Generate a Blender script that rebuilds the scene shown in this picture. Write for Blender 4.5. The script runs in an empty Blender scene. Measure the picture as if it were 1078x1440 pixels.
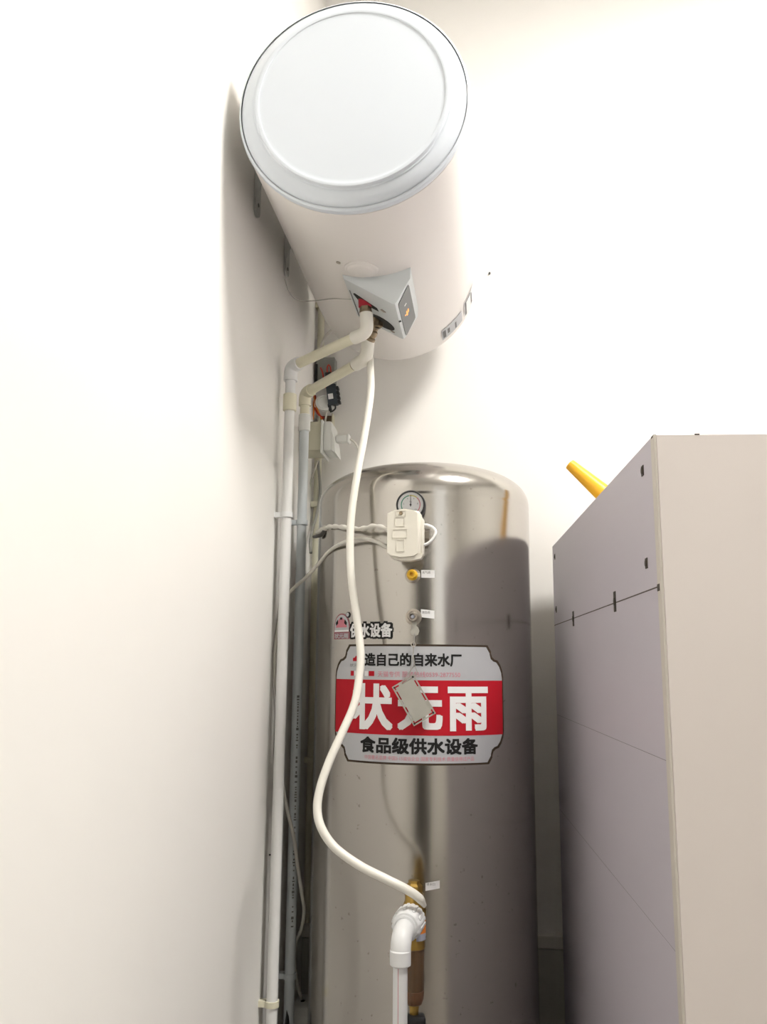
import bpy, bmesh, math, random
from mathutils import Vector, Matrix
random.seed(7)
S = bpy.context.scene
COL = S.collection
PI = math.pi

# ---------------------------------------------------------------- camera, world, light, exposure
cam_data = bpy.data.cameras.new('camera')
cam = bpy.data.objects.new('camera', cam_data)
COL.objects.link(cam)
cam_data.sensor_fit = 'AUTO'
cam_data.sensor_width = 36.0
cam_data.lens = 29.83
cam_data.clip_start = 0.05
cam.matrix_world = Matrix(((0.9928911, 0.0125794, 0.1183598, 0.49),
                           (0.1186980, -0.1784564, -0.9767621, 0.0),
                           (0.0088350, 0.9838674, -0.1786809, 1.15),
                           (0, 0, 0, 1)))
S.camera = cam

world = bpy.data.worlds.new('daylight')
S.world = world
world.use_nodes = True
world.node_tree.nodes['Background'].inputs[0].default_value = (1.0, 0.985, 0.96, 1)
world.node_tree.nodes['Background'].inputs[1].default_value = 1.0

S.view_settings.view_transform = 'Standard'
S.view_settings.look = 'None'
S.view_settings.gamma = 1.0
S.view_settings.use_curve_mapping = False
S.view_settings.exposure = 0.6
LAMP_STRENGTH = 60.0

# ---------------------------------------------------------------- materials
def mat(name, col, rough=0.5, metal=0.0, var=0.0, scale=8.0, bump=0.0, bscale=60.0, emit=None, es=1.0,
        alpha=1.0, trans=0.0, coat=0.0, stretch=None, spec=0.5):
    m = bpy.data.materials.new(name)
    m.use_nodes = True
    nt = m.node_tree
    p = nt.nodes['Principled BSDF']
    p.inputs['Base Color'].default_value = (*col, 1)
    p.inputs['Roughness'].default_value = rough
    p.inputs['Metallic'].default_value = metal
    p.inputs['Transmission Weight'].default_value = trans
    p.inputs['Coat Weight'].default_value = coat
    p.inputs['Specular IOR Level'].default_value = spec
    if emit:
        p.inputs['Emission Color'].default_value = (*emit, 1)
        p.inputs['Emission Strength'].default_value = es
    if var or bump:
        tc = nt.nodes.new('ShaderNodeTexCoord')
        mp = nt.nodes.new('ShaderNodeMapping')
        if stretch:
            mp.inputs['Scale'].default_value = stretch
        nt.links.new(tc.outputs['Object'], mp.inputs['Vector'])
    if var:
        n = nt.nodes.new('ShaderNodeTexNoise')
        n.inputs['Scale'].default_value = scale
        n.inputs['Detail'].default_value = 5
        nt.links.new(mp.outputs['Vector'], n.inputs['Vector'])
        r = nt.nodes.new('ShaderNodeValToRGB')
        r.color_ramp.elements[0].position = 0.3
        r.color_ramp.elements[1].position = 0.7
        r.color_ramp.elements[0].color = (*[c * (1 - var) for c in col], 1)
        r.color_ramp.elements[1].color = (*[min(1, c * (1 + var)) for c in col], 1)
        nt.links.new(n.outputs['Fac'], r.inputs['Fac'])
        nt.links.new(r.outputs['Color'], p.inputs['Base Color'])
    if bump:
        n2 = nt.nodes.new('ShaderNodeTexNoise')
        n2.inputs['Scale'].default_value = bscale
        n2.inputs['Detail'].default_value = 4
        nt.links.new(mp.outputs['Vector'], n2.inputs['Vector'])
        b = nt.nodes.new('ShaderNodeBump')
        b.inputs['Strength'].default_value = bump
        b.inputs['Distance'].default_value = 0.002
        nt.links.new(n2.outputs['Fac'], b.inputs['Height'])
        nt.links.new(b.outputs['Normal'], p.inputs['Normal'])
    return m

M = {}
M['wall'] = mat('white_wall_paint', (0.86, 0.845, 0.81), 0.75, var=0.012, scale=3, bump=0.08, bscale=35)
M['ceiling'] = mat('ceiling_paint', (0.86, 0.85, 0.82), 0.85, var=0.01, scale=3)
M['floor'] = mat('floor_tile', (0.24, 0.22, 0.20), 0.3, var=0.08, scale=5)
M['trim'] = mat('skirting_paint', (0.70, 0.68, 0.62), 0.5, var=0.03, scale=6)
M['dado'] = mat('lower_wall_paint', (0.50, 0.50, 0.45), 0.6, var=0.04, scale=5)
M['door'] = mat('added_dark_door', (0.045, 0.04, 0.035), 0.4, var=0.2, scale=3, stretch=(4, 4, 0.5))  # unseen door, kept dark so the tank mirrors a dark streak
M['enamel'] = mat('white_enamel', (0.80, 0.77, 0.735), 0.32, var=0.006, scale=2)
M['cap'] = mat('white_cap_plastic', (0.635, 0.68, 0.73), 0.35, var=0.006, scale=2)
M['boxplastic'] = mat('bluish_white_plastic', (0.66, 0.70, 0.71), 0.4, var=0.01, scale=5)
M['display'] = mat('grey_display', (0.11, 0.118, 0.122), 0.4, var=0.03, scale=20)
M['darkhole'] = mat('dark_recess', (0.03, 0.03, 0.028), 0.8, var=0.1, scale=20)
M['glow'] = mat('orange_readout', (0.9, 0.3, 0.05), 0.5, emit=(1.0, 0.35, 0.08), es=0.9)
M['red'] = mat('red_plastic', (0.42, 0.012, 0.03), 0.4, var=0.05, scale=30)
M['zinc'] = mat('zinc_metal', (0.42, 0.38, 0.33), 0.35, 1.0, var=0.15, scale=40)
M['bronze'] = mat('old_brass', (0.30, 0.24, 0.16), 0.42, 0.9, var=0.2, scale=40)
M['brass'] = mat('brass', (0.50, 0.33, 0.09), 0.3, 1.0, var=0.15, scale=40)
M['bracket'] = mat('grey_bracket', (0.48, 0.49, 0.48), 0.45, 0.4, var=0.06, scale=20)
M['ppr'] = mat('white_pipe', (0.80, 0.81, 0.81), 0.35, var=0.015, scale=10)
M['stained'] = mat('white_pipe_aged', (0.80, 0.80, 0.79), 0.38, var=0.02, scale=10)
M['greypipe'] = mat('pale_grey_pipe', (0.60, 0.64, 0.66), 0.38, var=0.015, scale=10)
M['cream'] = mat('cream_pipe', (0.76, 0.73, 0.57), 0.38, var=0.02, scale=10)
M['hose'] = mat('ivory_hose', (0.83, 0.81, 0.73), 0.4, var=0.015, scale=12)
M['cablewhite'] = mat('white_cable', (0.66, 0.64, 0.58), 0.5, var=0.06, scale=40)
M['cablegrey'] = mat('grey_cable', (0.30, 0.30, 0.27), 0.55, var=0.06, scale=40)
M['fray'] = mat('dark_cable_end', (0.07, 0.065, 0.06), 0.6, var=0.2, scale=60)
M['creambox'] = mat('cream_box_plastic', (0.62, 0.60, 0.47), 0.5, var=0.03, scale=12)
M['whitebox'] = mat('white_box_plastic', (0.74, 0.75, 0.72), 0.4, var=0.02, scale=12)
M['switch'] = mat('ivory_switch_cover', (0.74, 0.71, 0.62), 0.45, var=0.015, scale=14)
M['white'] = mat('white_print', (0.82, 0.82, 0.82), 0.5, var=0.01, scale=20)
M['black'] = mat('black_plastic', (0.015, 0.016, 0.018), 0.45, var=0.15, scale=20)
M['blackblue'] = mat('blue_black_plastic', (0.025, 0.035, 0.045), 0.45, var=0.15, scale=20)
M['orange'] = mat('orange_wire', (0.80, 0.22, 0.02), 0.5, var=0.05, scale=40)
M['redwire'] = mat('red_wire', (0.55, 0.04, 0.02), 0.5, var=0.05, scale=40)
M['green'] = mat('green_wire', (0.10, 0.30, 0.08), 0.5, var=0.05, scale=40)
M['shadegrey'] = mat('shade_panel_grey', (0.26, 0.27, 0.245), 0.5, var=0.03, scale=8)  # wall shade between the heater arms, put into a panel colour
M['recess'] = mat('brown_wall_recess', (0.16, 0.13, 0.09), 0.9, var=0.2, scale=30)
M['valve'] = mat('yellow_valve_cap', (0.78, 0.46, 0.02), 0.35, var=0.04, scale=30)
M['silverprint'] = mat('silver_sticker', (0.50, 0.51, 0.53), 0.45, 0.25, var=0.01, scale=20)
M['brownprint'] = mat('brown_border_print', (0.045, 0.03, 0.018), 0.65, var=0.05, scale=20, spec=0.25)
M['redprint'] = mat('red_print', (0.47, 0.008, 0.02), 0.65, var=0.02, scale=20, spec=0.25)
M['blackprint'] = mat('black_print', (0.012, 0.012, 0.012), 0.65, var=0.05, scale=20, spec=0.25)
M['pinkprint'] = mat('pink_print', (0.62, 0.22, 0.27), 0.65, var=0.02, scale=20, spec=0.25)
M['maroonprint'] = mat('maroon_print', (0.30, 0.10, 0.12), 0.5, var=0.02, scale=20)
M['greenprint'] = mat('green_print', (0.03, 0.30, 0.18), 0.5, var=0.02, scale=20)
M['yellowprint'] = mat('yellow_print', (0.62, 0.55, 0.12), 0.5, var=0.02, scale=20)
M['greyprint'] = mat('grey_print', (0.18, 0.18, 0.18), 0.65, var=0.02, scale=20, spec=0.25)
M['glass'] = mat('clear_gauge_glass', (1, 1, 1), 0.02, trans=1.0)
M['tagplate'] = mat('matt_aluminium_plate', (0.46, 0.45, 0.40), 0.5, 0.55, var=0.06, scale=30)
M['wire'] = mat('grey_wire', (0.42, 0.41, 0.38), 0.4, 0.7, var=0.1, scale=40)
M['bowl'] = mat('amber_clear_bowl', (0.50, 0.30, 0.15), 0.06, trans=0.8)
M['mesh'] = mat('filter_mesh', (0.09, 0.05, 0.02), 0.5, 0.3, var=0.2, scale=80)
M['sediment'] = mat('rust_sediment', (0.30, 0.09, 0.02), 0.8, var=0.2, scale=60)
M['orangelabel'] = mat('orange_label', (0.85, 0.26, 0.04), 0.5, var=0.03, scale=20)
M['bluelabel'] = mat('blue_grey_label', (0.42, 0.44, 0.52), 0.5, var=0.03, scale=20)
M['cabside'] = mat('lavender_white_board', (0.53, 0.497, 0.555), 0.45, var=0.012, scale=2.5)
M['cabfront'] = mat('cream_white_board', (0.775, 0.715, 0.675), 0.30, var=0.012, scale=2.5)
M['cabedge'] = mat('board_edge', (0.60, 0.56, 0.50), 0.5, var=0.03, scale=10)
M['slot'] = mat('dark_connector_slot', (0.05, 0.04, 0.03), 0.6, var=0.3, scale=80)
M['seam'] = mat('dark_joint', (0.10, 0.08, 0.07), 0.8, var=0.3, scale=80)
M['faintseam'] = mat('faint_joint', (0.22, 0.20, 0.21), 0.7, var=0.1, scale=40)
M['yellow'] = mat('yellow_plastic', (0.90, 0.47, 0.02), 0.4, var=0.02, scale=20)
M['lampframe'] = mat('lamp_frame', (0.8, 0.8, 0.8), 0.4, var=0.01)
M['lamp'] = mat('lamp_diffuser', (0.9, 0.9, 0.9), 0.5, emit=(1.0, 0.966, 0.918), es=LAMP_STRENGTH)

def steel_material():
    m = mat('brushed_stainless_steel', (0.47, 0.45, 0.415), 0.22, 1.0)
    nt = m.node_tree
    p = nt.nodes['Principled BSDF']
    tc = nt.nodes.new('ShaderNodeTexCoord')
    mp = nt.nodes.new('ShaderNodeMapping')
    mp.inputs['Scale'].default_value = (9, 9, 1.2)
    nt.links.new(tc.outputs['Object'], mp.inputs['Vector'])
    n = nt.nodes.new('ShaderNodeTexNoise')
    n.inputs['Scale'].default_value = 3.0
    n.inputs['Detail'].default_value = 6
    nt.links.new(mp.outputs['Vector'], n.inputs['Vector'])
    r = nt.nodes.new('ShaderNodeMapRange')
    r.inputs['To Min'].default_value = 0.14
    r.inputs['To Max'].default_value = 0.23
    nt.links.new(n.outputs['Fac'], r.inputs['Value'])
    nt.links.new(r.outputs['Result'], p.inputs['Roughness'])
    # small specks of dirt
    sp = nt.nodes.new('ShaderNodeTexNoise')
    sp.inputs['Scale'].default_value = 90
    nt.links.new(tc.outputs['Object'], sp.inputs['Vector'])
    sr = nt.nodes.new('ShaderNodeValToRGB')
    sr.color_ramp.elements[0].position = 0.70
    sr.color_ramp.elements[1].position = 0.76
    sr.color_ramp.elements[0].color = (0, 0, 0, 1)
    sr.color_ramp.elements[1].color = (0.45, 0.45, 0.45, 1)
    nt.links.new(sp.outputs['Fac'], sr.inputs['Fac'])
    mx = nt.nodes.new('ShaderNodeMix')
    mx.data_type = 'RGBA'
    mx.inputs['A'].default_value = (0.47, 0.45, 0.415, 1)
    mx.inputs['B'].default_value = (0.16, 0.14, 0.11, 1)
    nt.links.new(sr.outputs['Color'], mx.inputs['Factor'])
    nt.links.new(mx.outputs['Result'], p.inputs['Base Color'])
    # faint ripples of rolled sheet
    n3 = nt.nodes.new('ShaderNodeTexNoise')
    n3.inputs['Scale'].default_value = 4.0
    mp3 = nt.nodes.new('ShaderNodeMapping')
    mp3.inputs['Scale'].default_value = (3, 3, 0.35)
    nt.links.new(tc.outputs['Object'], mp3.inputs['Vector'])
    nt.links.new(mp3.outputs['Vector'], n3.inputs['Vector'])
    bp = nt.nodes.new('ShaderNodeBump')
    bp.inputs['Strength'].default_value = 0.25
    bp.inputs['Distance'].default_value = 0.004
    nt.links.new(n3.outputs['Fac'], bp.inputs['Height'])
    nt.links.new(bp.outputs['Normal'], p.inputs['Normal'])
    return m

# ---------------------------------------------------------------- object helpers
def wloc(o):
    v = Vector((0, 0, 0))
    while o:
        v += Vector(o.location)
        o = o.parent
    return v

def link(name, data, m=None, parent=None, smooth=False, origin=None, **props):
    """data: bmesh or (verts, faces) in world coordinates, linked as ONE mesh object"""
    me = bpy.data.meshes.new(name)
    if isinstance(data, bmesh.types.BMesh):
        bmesh.ops.recalc_face_normals(data, faces=data.faces)
        data.to_mesh(me)
        data.free()
    else:
        me.from_pydata([tuple(v) for v in data[0]], [], data[1])
    if origin is None:
        lo = [min(v.co[i] for v in me.vertices) for i in range(3)]
        hi = [max(v.co[i] for v in me.vertices) for i in range(3)]
        origin = Vector([(a + b) / 2 for a, b in zip(lo, hi)])
    origin = Vector(origin)
    me.transform(Matrix.Translation(-origin))
    if smooth:
        for p in me.polygons:
            p.use_smooth = True
        if smooth != 'all':
            try:
                me.set_sharp_from_angle(angle=math.radians(38))
            except Exception:
                pass
    if m:
        me.materials.append(m)
    o = bpy.data.objects.new(name, me)
    COL.objects.link(o)
    if parent:
        o.parent = parent
        o.location = origin - wloc(parent)
    else:
        o.location = origin
    for k, v in props.items():
        o[k] = v
    return o

def thing(name, loc, label, cat, group=None):
    o = bpy.data.objects.new(name, None)
    COL.objects.link(o)
    o.empty_display_size = 0.05
    o.location = loc
    o['label'] = label
    o['category'] = cat
    if group:
        o['group'] = group
    return o

def merge(*bms):
    out = bmesh.new()
    for b in bms:
        me = bpy.data.meshes.new('tmp')
        b.to_mesh(me)
        b.free()
        out.from_mesh(me)
        bpy.data.meshes.remove(me)
    return out

def box(lo, hi, bevel=0.0, seg=2, mtx=None):
    bm = bmesh.new()
    bmesh.ops.create_cube(bm, size=1)
    c = [(a + b) / 2 for a, b in zip(lo, hi)]
    s = [abs(b - a) for a, b in zip(lo, hi)]
    for v in bm.verts:
        v.co = Vector((c[0] + v.co.x * s[0], c[1] + v.co.y * s[1], c[2] + v.co.z * s[2]))
    if bevel:
        bmesh.ops.bevel(bm, geom=bm.edges[:], offset=bevel, segments=seg, affect='EDGES', profile=0.5)
    if mtx is not None:
        bm.transform(mtx)
    return bm

def lathe(profile, n=48, mtx=None, closed=True):
    """profile [(r, h)] spun about local z; r == 0 gives a pole"""
    bm = bmesh.new()
    rings = []
    for r, h in profile:
        if r <= 1e-6:
            rings.append([bm.verts.new((0, 0, h))])
        else:
            rings.append([bm.verts.new((r * math.cos(2 * PI * i / n), r * math.sin(2 * PI * i / n), h)) for i in range(n)])
    for a, b in zip(rings, rings[1:]):
        for i in range(n):
            j = (i + 1) % n
            if len(a) == 1 and len(b) == 1:
                continue
            if len(a) == 1:
                bm.faces.new((a[0], b[i], b[j]))
            elif len(b) == 1:
                bm.faces.new((a[i], b[0], a[j]))
            else:
                bm.faces.new((a[i], b[i], b[j], a[j]))
    if closed:
        for ring in (rings[0], rings[-1]):
            if len(ring) > 1:
                bm.faces.new(ring)
    if mtx is not None:
        bm.transform(mtx)
    return bm

def axis_mtx(p, d):
    """matrix taking local +z to direction d, origin at p"""
    return Matrix.Translation(Vector(p)) @ Vector((0, 0, 1)).rotation_difference(Vector(d).normalized()).to_matrix().to_4x4()

def rod(a, b, r, n=24, bevel=0.0):
    a, b = Vector(a), Vector(b)
    L = (b - a).length
    if bevel:
        pr = [(r - bevel, 0), (r, bevel), (r, L - bevel), (r - bevel, L)]
    else:
        pr = [(r, 0), (r, L)]
    return lathe(pr, n, axis_mtx(a, b - a))

def spline(pts, sub=8):
    P = [Vector(p) for p in pts]
    out = []
    for i in range(len(P) - 1):
        p0 = P[i - 1] if i else P[0] * 2 - P[1]
        p1, p2 = P[i], P[i + 1]
        p3 = P[i + 2] if i + 2 < len(P) else P[-1] * 2 - P[-2]
        for k in range(sub):
            t = k / sub
            out.append(0.5 * ((2 * p1) + (p2 - p0) * t + (2 * p0 - 5 * p1 + 4 * p2 - p3) * t * t + (3 * p1 - p0 - 3 * p2 + p3) * t ** 3))
    out.append(P[-1])
    return out

def tube(pts, r, n=12, sub=8, smoothpath=True):
    P = spline(pts, sub) if smoothpath else [Vector(p) for p in pts]
    rf = r if callable(r) else (lambda t: r)
    bm = bmesh.new()
    t0 = (P[1] - P[0]).normalized()
    up = Vector((0, 0, 1)) if abs(t0.z) < 0.9 else Vector((1, 0, 0))
    u = t0.cross(up).normalized()
    rings = []
    for i, p in enumerate(P):
        t = (P[min(i + 1, len(P) - 1)] - P[max(i - 1, 0)]).normalized()
        u = (u - t * u.dot(t)).normalized()
        v = t.cross(u)
        rr = rf(i / (len(P) - 1))
        rings.append([bm.verts.new(p + (u * math.cos(2 * PI * k / n) + v * math.sin(2 * PI * k / n)) * rr) for k in range(n)])
    for a, b in zip(rings, rings[1:]):
        for k in range(n):
            bm.faces.new((a[k], a[(k + 1) % n], b[(k + 1) % n], b[k]))
    bm.faces.new(rings[0])
    bm.faces.new(rings[-1])
    return bm

def prism(poly, depth_vec):
    bm = bmesh.new()
    f = bm.faces.new([bm.verts.new(Vector(p)) for p in poly])
    r = bmesh.ops.extrude_face_region(bm, geom=[f])
    for v in [g for g in r['geom'] if isinstance(g, bmesh.types.BMVert)]:
        v.co += Vector(depth_vec)
    return bm

def elbow(a, corner, b, r, n=20, k=7, ra=None):
    """a bent fitting: straight in, round corner, straight out"""
    a, c, b = Vector(a), Vector(corner), Vector(b)
    rad = ra or r * 1.1
    d1, d2 = (a - c).normalized(), (b - c).normalized()
    p1, p2 = c + d1 * rad, c + d2 * rad
    pts = [a]
    for i in range(k + 1):
        t = i / k
        pts.append(p1 * (1 - t) ** 2 + c * 2 * t * (1 - t) + p2 * t * t)
    pts.append(b)
    return tube(pts, r, n, smoothpath=False)

# flat artwork: polygons / lettering in a plane (s right, z up), then wrapped by a mapping function
def flat_poly(poly):
    bm = bmesh.new()
    bm.faces.new([bm.verts.new((p[0], p[1], 0)) for p in poly])
    return bm

def cut_columns(bm, step=0.012):
    xs = [v.co.x for v in bm.verts]
    x = min(xs) + step
    while x < max(xs):
        bmesh.ops.bisect_plane(bm, geom=bm.verts[:] + bm.edges[:] + bm.faces[:], plane_co=(x, 0, 0), plane_no=(1, 0, 0))
        x += step

def wrap(bm, fn, step=0.012):
    cut_columns(bm, step)
    for v in bm.verts:
        v.co = fn(v.co.x, v.co.y, v.co.z)
    return bm

def rect(s0, s1, z0, z1):
    return flat_poly([(s0, z0), (s1, z0), (s1, z1), (s0, z1)])

def text_flat(body, s0, s1, z0, z1, bold=0.0):
    cu = bpy.data.curves.new('lettering', 'FONT')
    cu.body = body
    cu.resolution_u = 3
    s0, s1, z0, z1 = s0 + bold, s1 - bold, z0 + bold, z1 - bold
    o = bpy.data.objects.new('lettering', cu)
    COL.objects.link(o)
    dg = bpy.context.evaluated_depsgraph_get()
    me = bpy.data.meshes.new_from_object(o.evaluated_get(dg))
    bpy.data.objects.remove(o)
    bpy.data.curves.remove(cu)
    bm = bmesh.new()
    bm.from_mesh(me)
    bpy.data.meshes.remove(me)
    xs = [v.co.x for v in bm.verts]
    ys = [v.co.y for v in bm.verts]
    ax, bx, ay, by = min(xs), max(xs), min(ys), max(ys)
    for v in bm.verts:
        v.co = Vector((s0 + (v.co.x - ax) / (bx - ax) * (s1 - s0), z0 + (v.co.y - ay) / (by - ay) * (z1 - z0), 0))
    if bold:                                        # heavier strokes: the same outline laid a little to every side
        src = bm
        parts = []
        for i in range(9):
            c = src.copy()
            d = Vector((0, 0, 0)) if i == 8 else Vector((round(math.cos(i * PI / 4)), round(math.sin(i * PI / 4)), 0)) * bold
            for v in c.verts:
                v.co += d + Vector((0, 0, i * 1.5e-5))
            parts.append(c)
        src.free()
        bm = merge(*parts)
    return bm

# ---------------------------------------------------------------- the room
RX, RY0, RY1, RZ = 3.4, -1.5, 2.36, 3.4
def struct(name, bm, m, parent=None):
    return link(name, bm, m, parent, kind='structure')
struct('floor', box((-0.1, RY0 - 0.1, -0.1), (RX + 0.1, RY1 + 0.1, 0)), M['floor'])
struct('ceiling', box((-0.1, RY0 - 0.1, RZ), (RX + 0.1, RY1 + 0.1, RZ + 0.1)), M['ceiling'])
struct('wall_left', box((-0.1, RY0, 0), (0, RY1, RZ)), M['wall'])
struct('wall_back', box((-0.1, RY1, 0), (RX + 0.1, RY1 + 0.1, RZ)), M['wall'])
struct('wall_right', box((RX, RY0, 0), (RX + 0.1, RY1, RZ)), M['wall'])
# the wall behind the camera: dark door added left for the tank's dark streak, window right sized for its bright one
WX0, WX1, WZ0, WZ1 = 1.28, 2.3, 1.25, 2.95
DX0, DX1, DZ1 = 0.12, 1.08, 2.15
fw = merge(box((-0.1, RY0 - 0.1, 0), (DX0, RY0, RZ)), box((DX0, RY0 - 0.1, DZ1), (DX1, RY0, RZ)),
           box((DX1, RY0 - 0.1, 0), (WX0, RY0, RZ)), box((WX0, RY0 - 0.1, 0), (WX1, RY0, WZ0)),
           box((WX0, RY0 - 0.1, WZ1), (WX1, RY0, RZ)), box((WX1, RY0 - 0.1, 0), (RX + 0.1, RY0, RZ)))
struct('wall_front', fw, M['wall'])
d1 = struct('added_door_1', box((DX0, RY0 - 0.07, 0), (DX1, RY0 - 0.03, DZ1), 0.003), M['door'])  # added out of view to darken the tank's reflection
link('added_door_handle', rod((DX1 - 0.08, RY0 - 0.03, 1.0), (DX1 - 0.08, RY0 + 0.03, 1.0), 0.012), M['zinc'], d1, True)
w1 = struct('window_1', merge(box((WX0, RY0 - 0.08, WZ0), (WX0 + 0.04, RY0 - 0.02, WZ1)), box((WX1 - 0.04, RY0 - 0.08, WZ0), (WX1, RY0 - 0.02, WZ1)),
                         box((WX0 + 0.04, RY0 - 0.08, WZ0), (WX1 - 0.04, RY0 - 0.02, WZ0 + 0.04)), box((WX0 + 0.04, RY0 - 0.08, WZ1 - 0.04), (WX1 - 0.04, RY0 - 0.02, WZ1))), M['lampframe'])
# skirting on the back wall: a pale ledge strip above a duller lower panel
sk = struct('baseboard_back', box((0.0, RY1 - 0.012, 0.0), (RX, RY1, 0.447), 0.001), M['dado'])
struct('trim_1', box((0.0, RY1 - 0.020, 0.450), (RX, RY1, 0.482), 0.003), M['trim'])
link('nail', rod((0.513, 2.36, 2.2931), (0.513, 2.354, 2.2931), 0.0030, 10), M['black'], None, True,
     label='tiny dark nail in the white back wall right of the heater', category='nail')
link('nail', rod((0.0, 1.9661, 0.7313), (0.005, 1.9661, 0.7313), 0.0018, 10), M['black'], None, True,
     label='tiny dark nail low on the left wall beside the front riser pipe', category='nail')

# ceiling light
LX, LY, LS = 1.5, 0.94, 0.28
cl = thing('ceiling_light', (LX, LY, RZ - 0.04), 'square white ceiling light panel above the cabinet', 'light')
link('frame', merge(box((LX - LS - 0.02, LY - LS - 0.02, RZ - 0.04), (LX - LS, LY + LS + 0.02, RZ)), box((LX + LS, LY - LS - 0.02, RZ - 0.04), (LX + LS + 0.02, LY + LS + 0.02, RZ)),
                    box((LX - LS, LY - LS - 0.02, RZ - 0.04), (LX + LS, LY - LS, RZ)), box((LX - LS, LY + LS, RZ - 0.04), (LX + LS, LY + LS + 0.02, RZ))), M['lampframe'], cl)
link('diffuser', box((LX - LS, LY - LS, RZ - 0.03), (LX + LS, LY + LS, RZ - 0.002)), M['lamp'], cl)

# ---------------------------------------------------------------- water heater on the left wall
HX, HZ, HR = 0.2513, 2.201, 0.2216
HY0, HY1 = 1.43, 2.262
Y_AXIS = Matrix.Rotation(-PI / 2, 4, 'X')          # local +z -> world +y
def along_y(y): return Matrix.Translation((HX, y, HZ)) @ Y_AXIS
heater = thing('water_heater', (HX, (HY0 + HY1) / 2, HZ - HR), 'large white horizontal cylindrical water heater mounted high on left wall', 'water heater')
pr = [(HR - 0.012, 0.012)]
pr += [(HR - 0.001, 0.016), (HR, 0.02), (HR, 0.30), (HR + 0.001, 0.5), (HR, HY1 - HY0 - 0.06)]
for k in range(1, 9):
    a = k / 8 * PI / 2
    pr.append((HR - 0.05 + 0.05 * math.cos(a), HY1 - HY0 - 0.06 + 0.05 * math.sin(a)))
pr.append((0, HY1 - HY0 - 0.008))
link('body', lathe(pr, 96, along_y(HY0)), M['enamel'], heater, True)
# front cap: rim lip, broad sloping band, raised ring, flat disc
cap = [(HR - 0.004, 0.014), (HR, 0.012), (HR + 0.0015, 0.006), (HR, 0.0), (HR - 0.004, -0.003)]
capd = [(HR - 0.0055, -0.001), (HR - 0.0065, -0.001), (HR - 0.008, -0.004), (HR - 0.02, -0.012), (HR - 0.034, -0.017), (0.1900, -0.0178), (0.1870, -0.0181), (0.1862, -0.0190), (0.1854, -0.0225), (0.1844, -0.0238),
        (0.1825, -0.0242), (0.1790, -0.0242), (0.1775, -0.0238), (0.1768, -0.0226), (0.1750, -0.0222), (0.170, -0.0223), (0.12, -0.0236), (0.06, -0.0244), (0, -0.0247)]
link('rim', lathe(cap, 96, along_y(HY0), closed=False), M['cap'], heater, True)
link('front_cap', lathe(capd, 96, along_y(HY0), closed=False), M['cap'], heater, True)
# round inspection plate under the body
def under(x, y):                                    # a point on the underside of the body
    return Vector((x, y, HZ - math.sqrt(HR ** 2 - (x - HX) ** 2)))
link('cover_plate', lathe([(0.036, -0.004), (0.036, 0.002), (0.034, 0.004), (0.030, 0.0045), (0.028, 0.007), (0.024, 0.009), (0, 0.0095)], 40,
     axis_mtx(under(0.236, 1.665) + Vector((0, 0, 0.002)), (0.236 - HX, 0, -HR))), M['enamel'], heater, True)
link('screw', lathe([(0.005, -0.002), (0.005, 0.0015), (0, 0.002)], 12, axis_mtx(under(0.190, 1.645), (0.19 - HX, 0, -HR))), M['zinc'], heater, True)
# control box: wedge section, saddle top follows the body, concave swept front
BY0, BY1 = 1.700, 1.915
def box_section(y, grow=0.0):
    top = [(0.186 + (0.338 - 0.186) * i / 10) for i in range(11)]
    pts = [(x, HZ - math.sqrt((HR - 0.004) ** 2 - (x - HX) ** 2)) for x in top]
    low = [(0.337, 1.9725), (0.333, 1.9665), (0.308, 1.9215), (0.3035, 1.9175), (0.297, 1.9195), (0.192, 1.9805)]
    return [Vector((x, y, z)) for x, z in pts] + [Vector((x, y, z)) for x, z in low]
secs = [box_section(BY0), box_section(BY0 + 0.03), box_section(BY1 - 0.008), box_section(BY1)]
bmx = bmesh.new()
rings = []
for si, sec in enumerate(secs):
    ring = []
    for i, p in enumerate(sec):
        q = p.copy()
        if si == 0 and i >= 11:                     # front face leans back at the bottom, more in the middle
            q.y += (0.004, 0.004, 0.006, 0.008, 0.012, 0.008)[i - 11]
        if si == 3 and i >= 11:
            q += (Vector((0.265, BY1, 1.97)) - q) * 0.06
        ring.append(bmx.verts.new(q))
    rings.append(ring)
for a, b in zip(rings, rings[1:]):
    for i in range(len(a)):
        bmx.faces.new((a[i], a[(i + 1) % len(a)], b[(i + 1) % len(a)], b[i]))
bmx.faces.new(rings[0])
bmx.faces.new(rings[-1])
cbox = link('control_box', bmx, M['boxplastic'], heater, True)
# display on the slanted right-hand face
dn = Vector((0.8742, 0, -0.4855)).normalized()      # outward normal of that face
da = Vector((0.333, 0, 1.9665)); db = Vector((0.308, 0, 1.9215))
def onface(u, y, off): return da.lerp(db, u) + dn * off + Vector((0, y, 0))
ppts = []
for (u, y, cx, cy) in ((0.04, BY0 + 0.012, 1, 1), (0.04, BY1 - 0.022, 1, -1), (0.97, BY1 - 0.012, -1, -1), (0.97, BY0 + 0.022, -1, 1)):
    ppts += [(u + cx * 0.09, y), (u + cx * 0.02, y + cy * 0.003), (u, y + cy * 0.012)] if cx * cy > 0 else [(u, y + cy * 0.012), (u + cx * 0.02, y + cy * 0.003), (u + cx * 0.09, y)]
disp = link('display_panel', prism([onface(u, y, -0.001) for u, y in ppts], dn * 0.0025), M['display'], heater)
def disp_patch(u0, u1, y0, y1, nm, m):
    return link(nm, ([onface(u0, y0, 0.0018), onface(u0, y1, 0.0018), onface(u1, y1, 0.0018), onface(u1, y0, 0.0018)], [(0, 1, 2, 3)]), m, disp)
disp_patch(0.40, 0.48, 1.800, 1.815, 'readout', M['glow'])
disp_patch(0.52, 0.60, 1.800, 1.822, 'readout', M['glow'])
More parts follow.
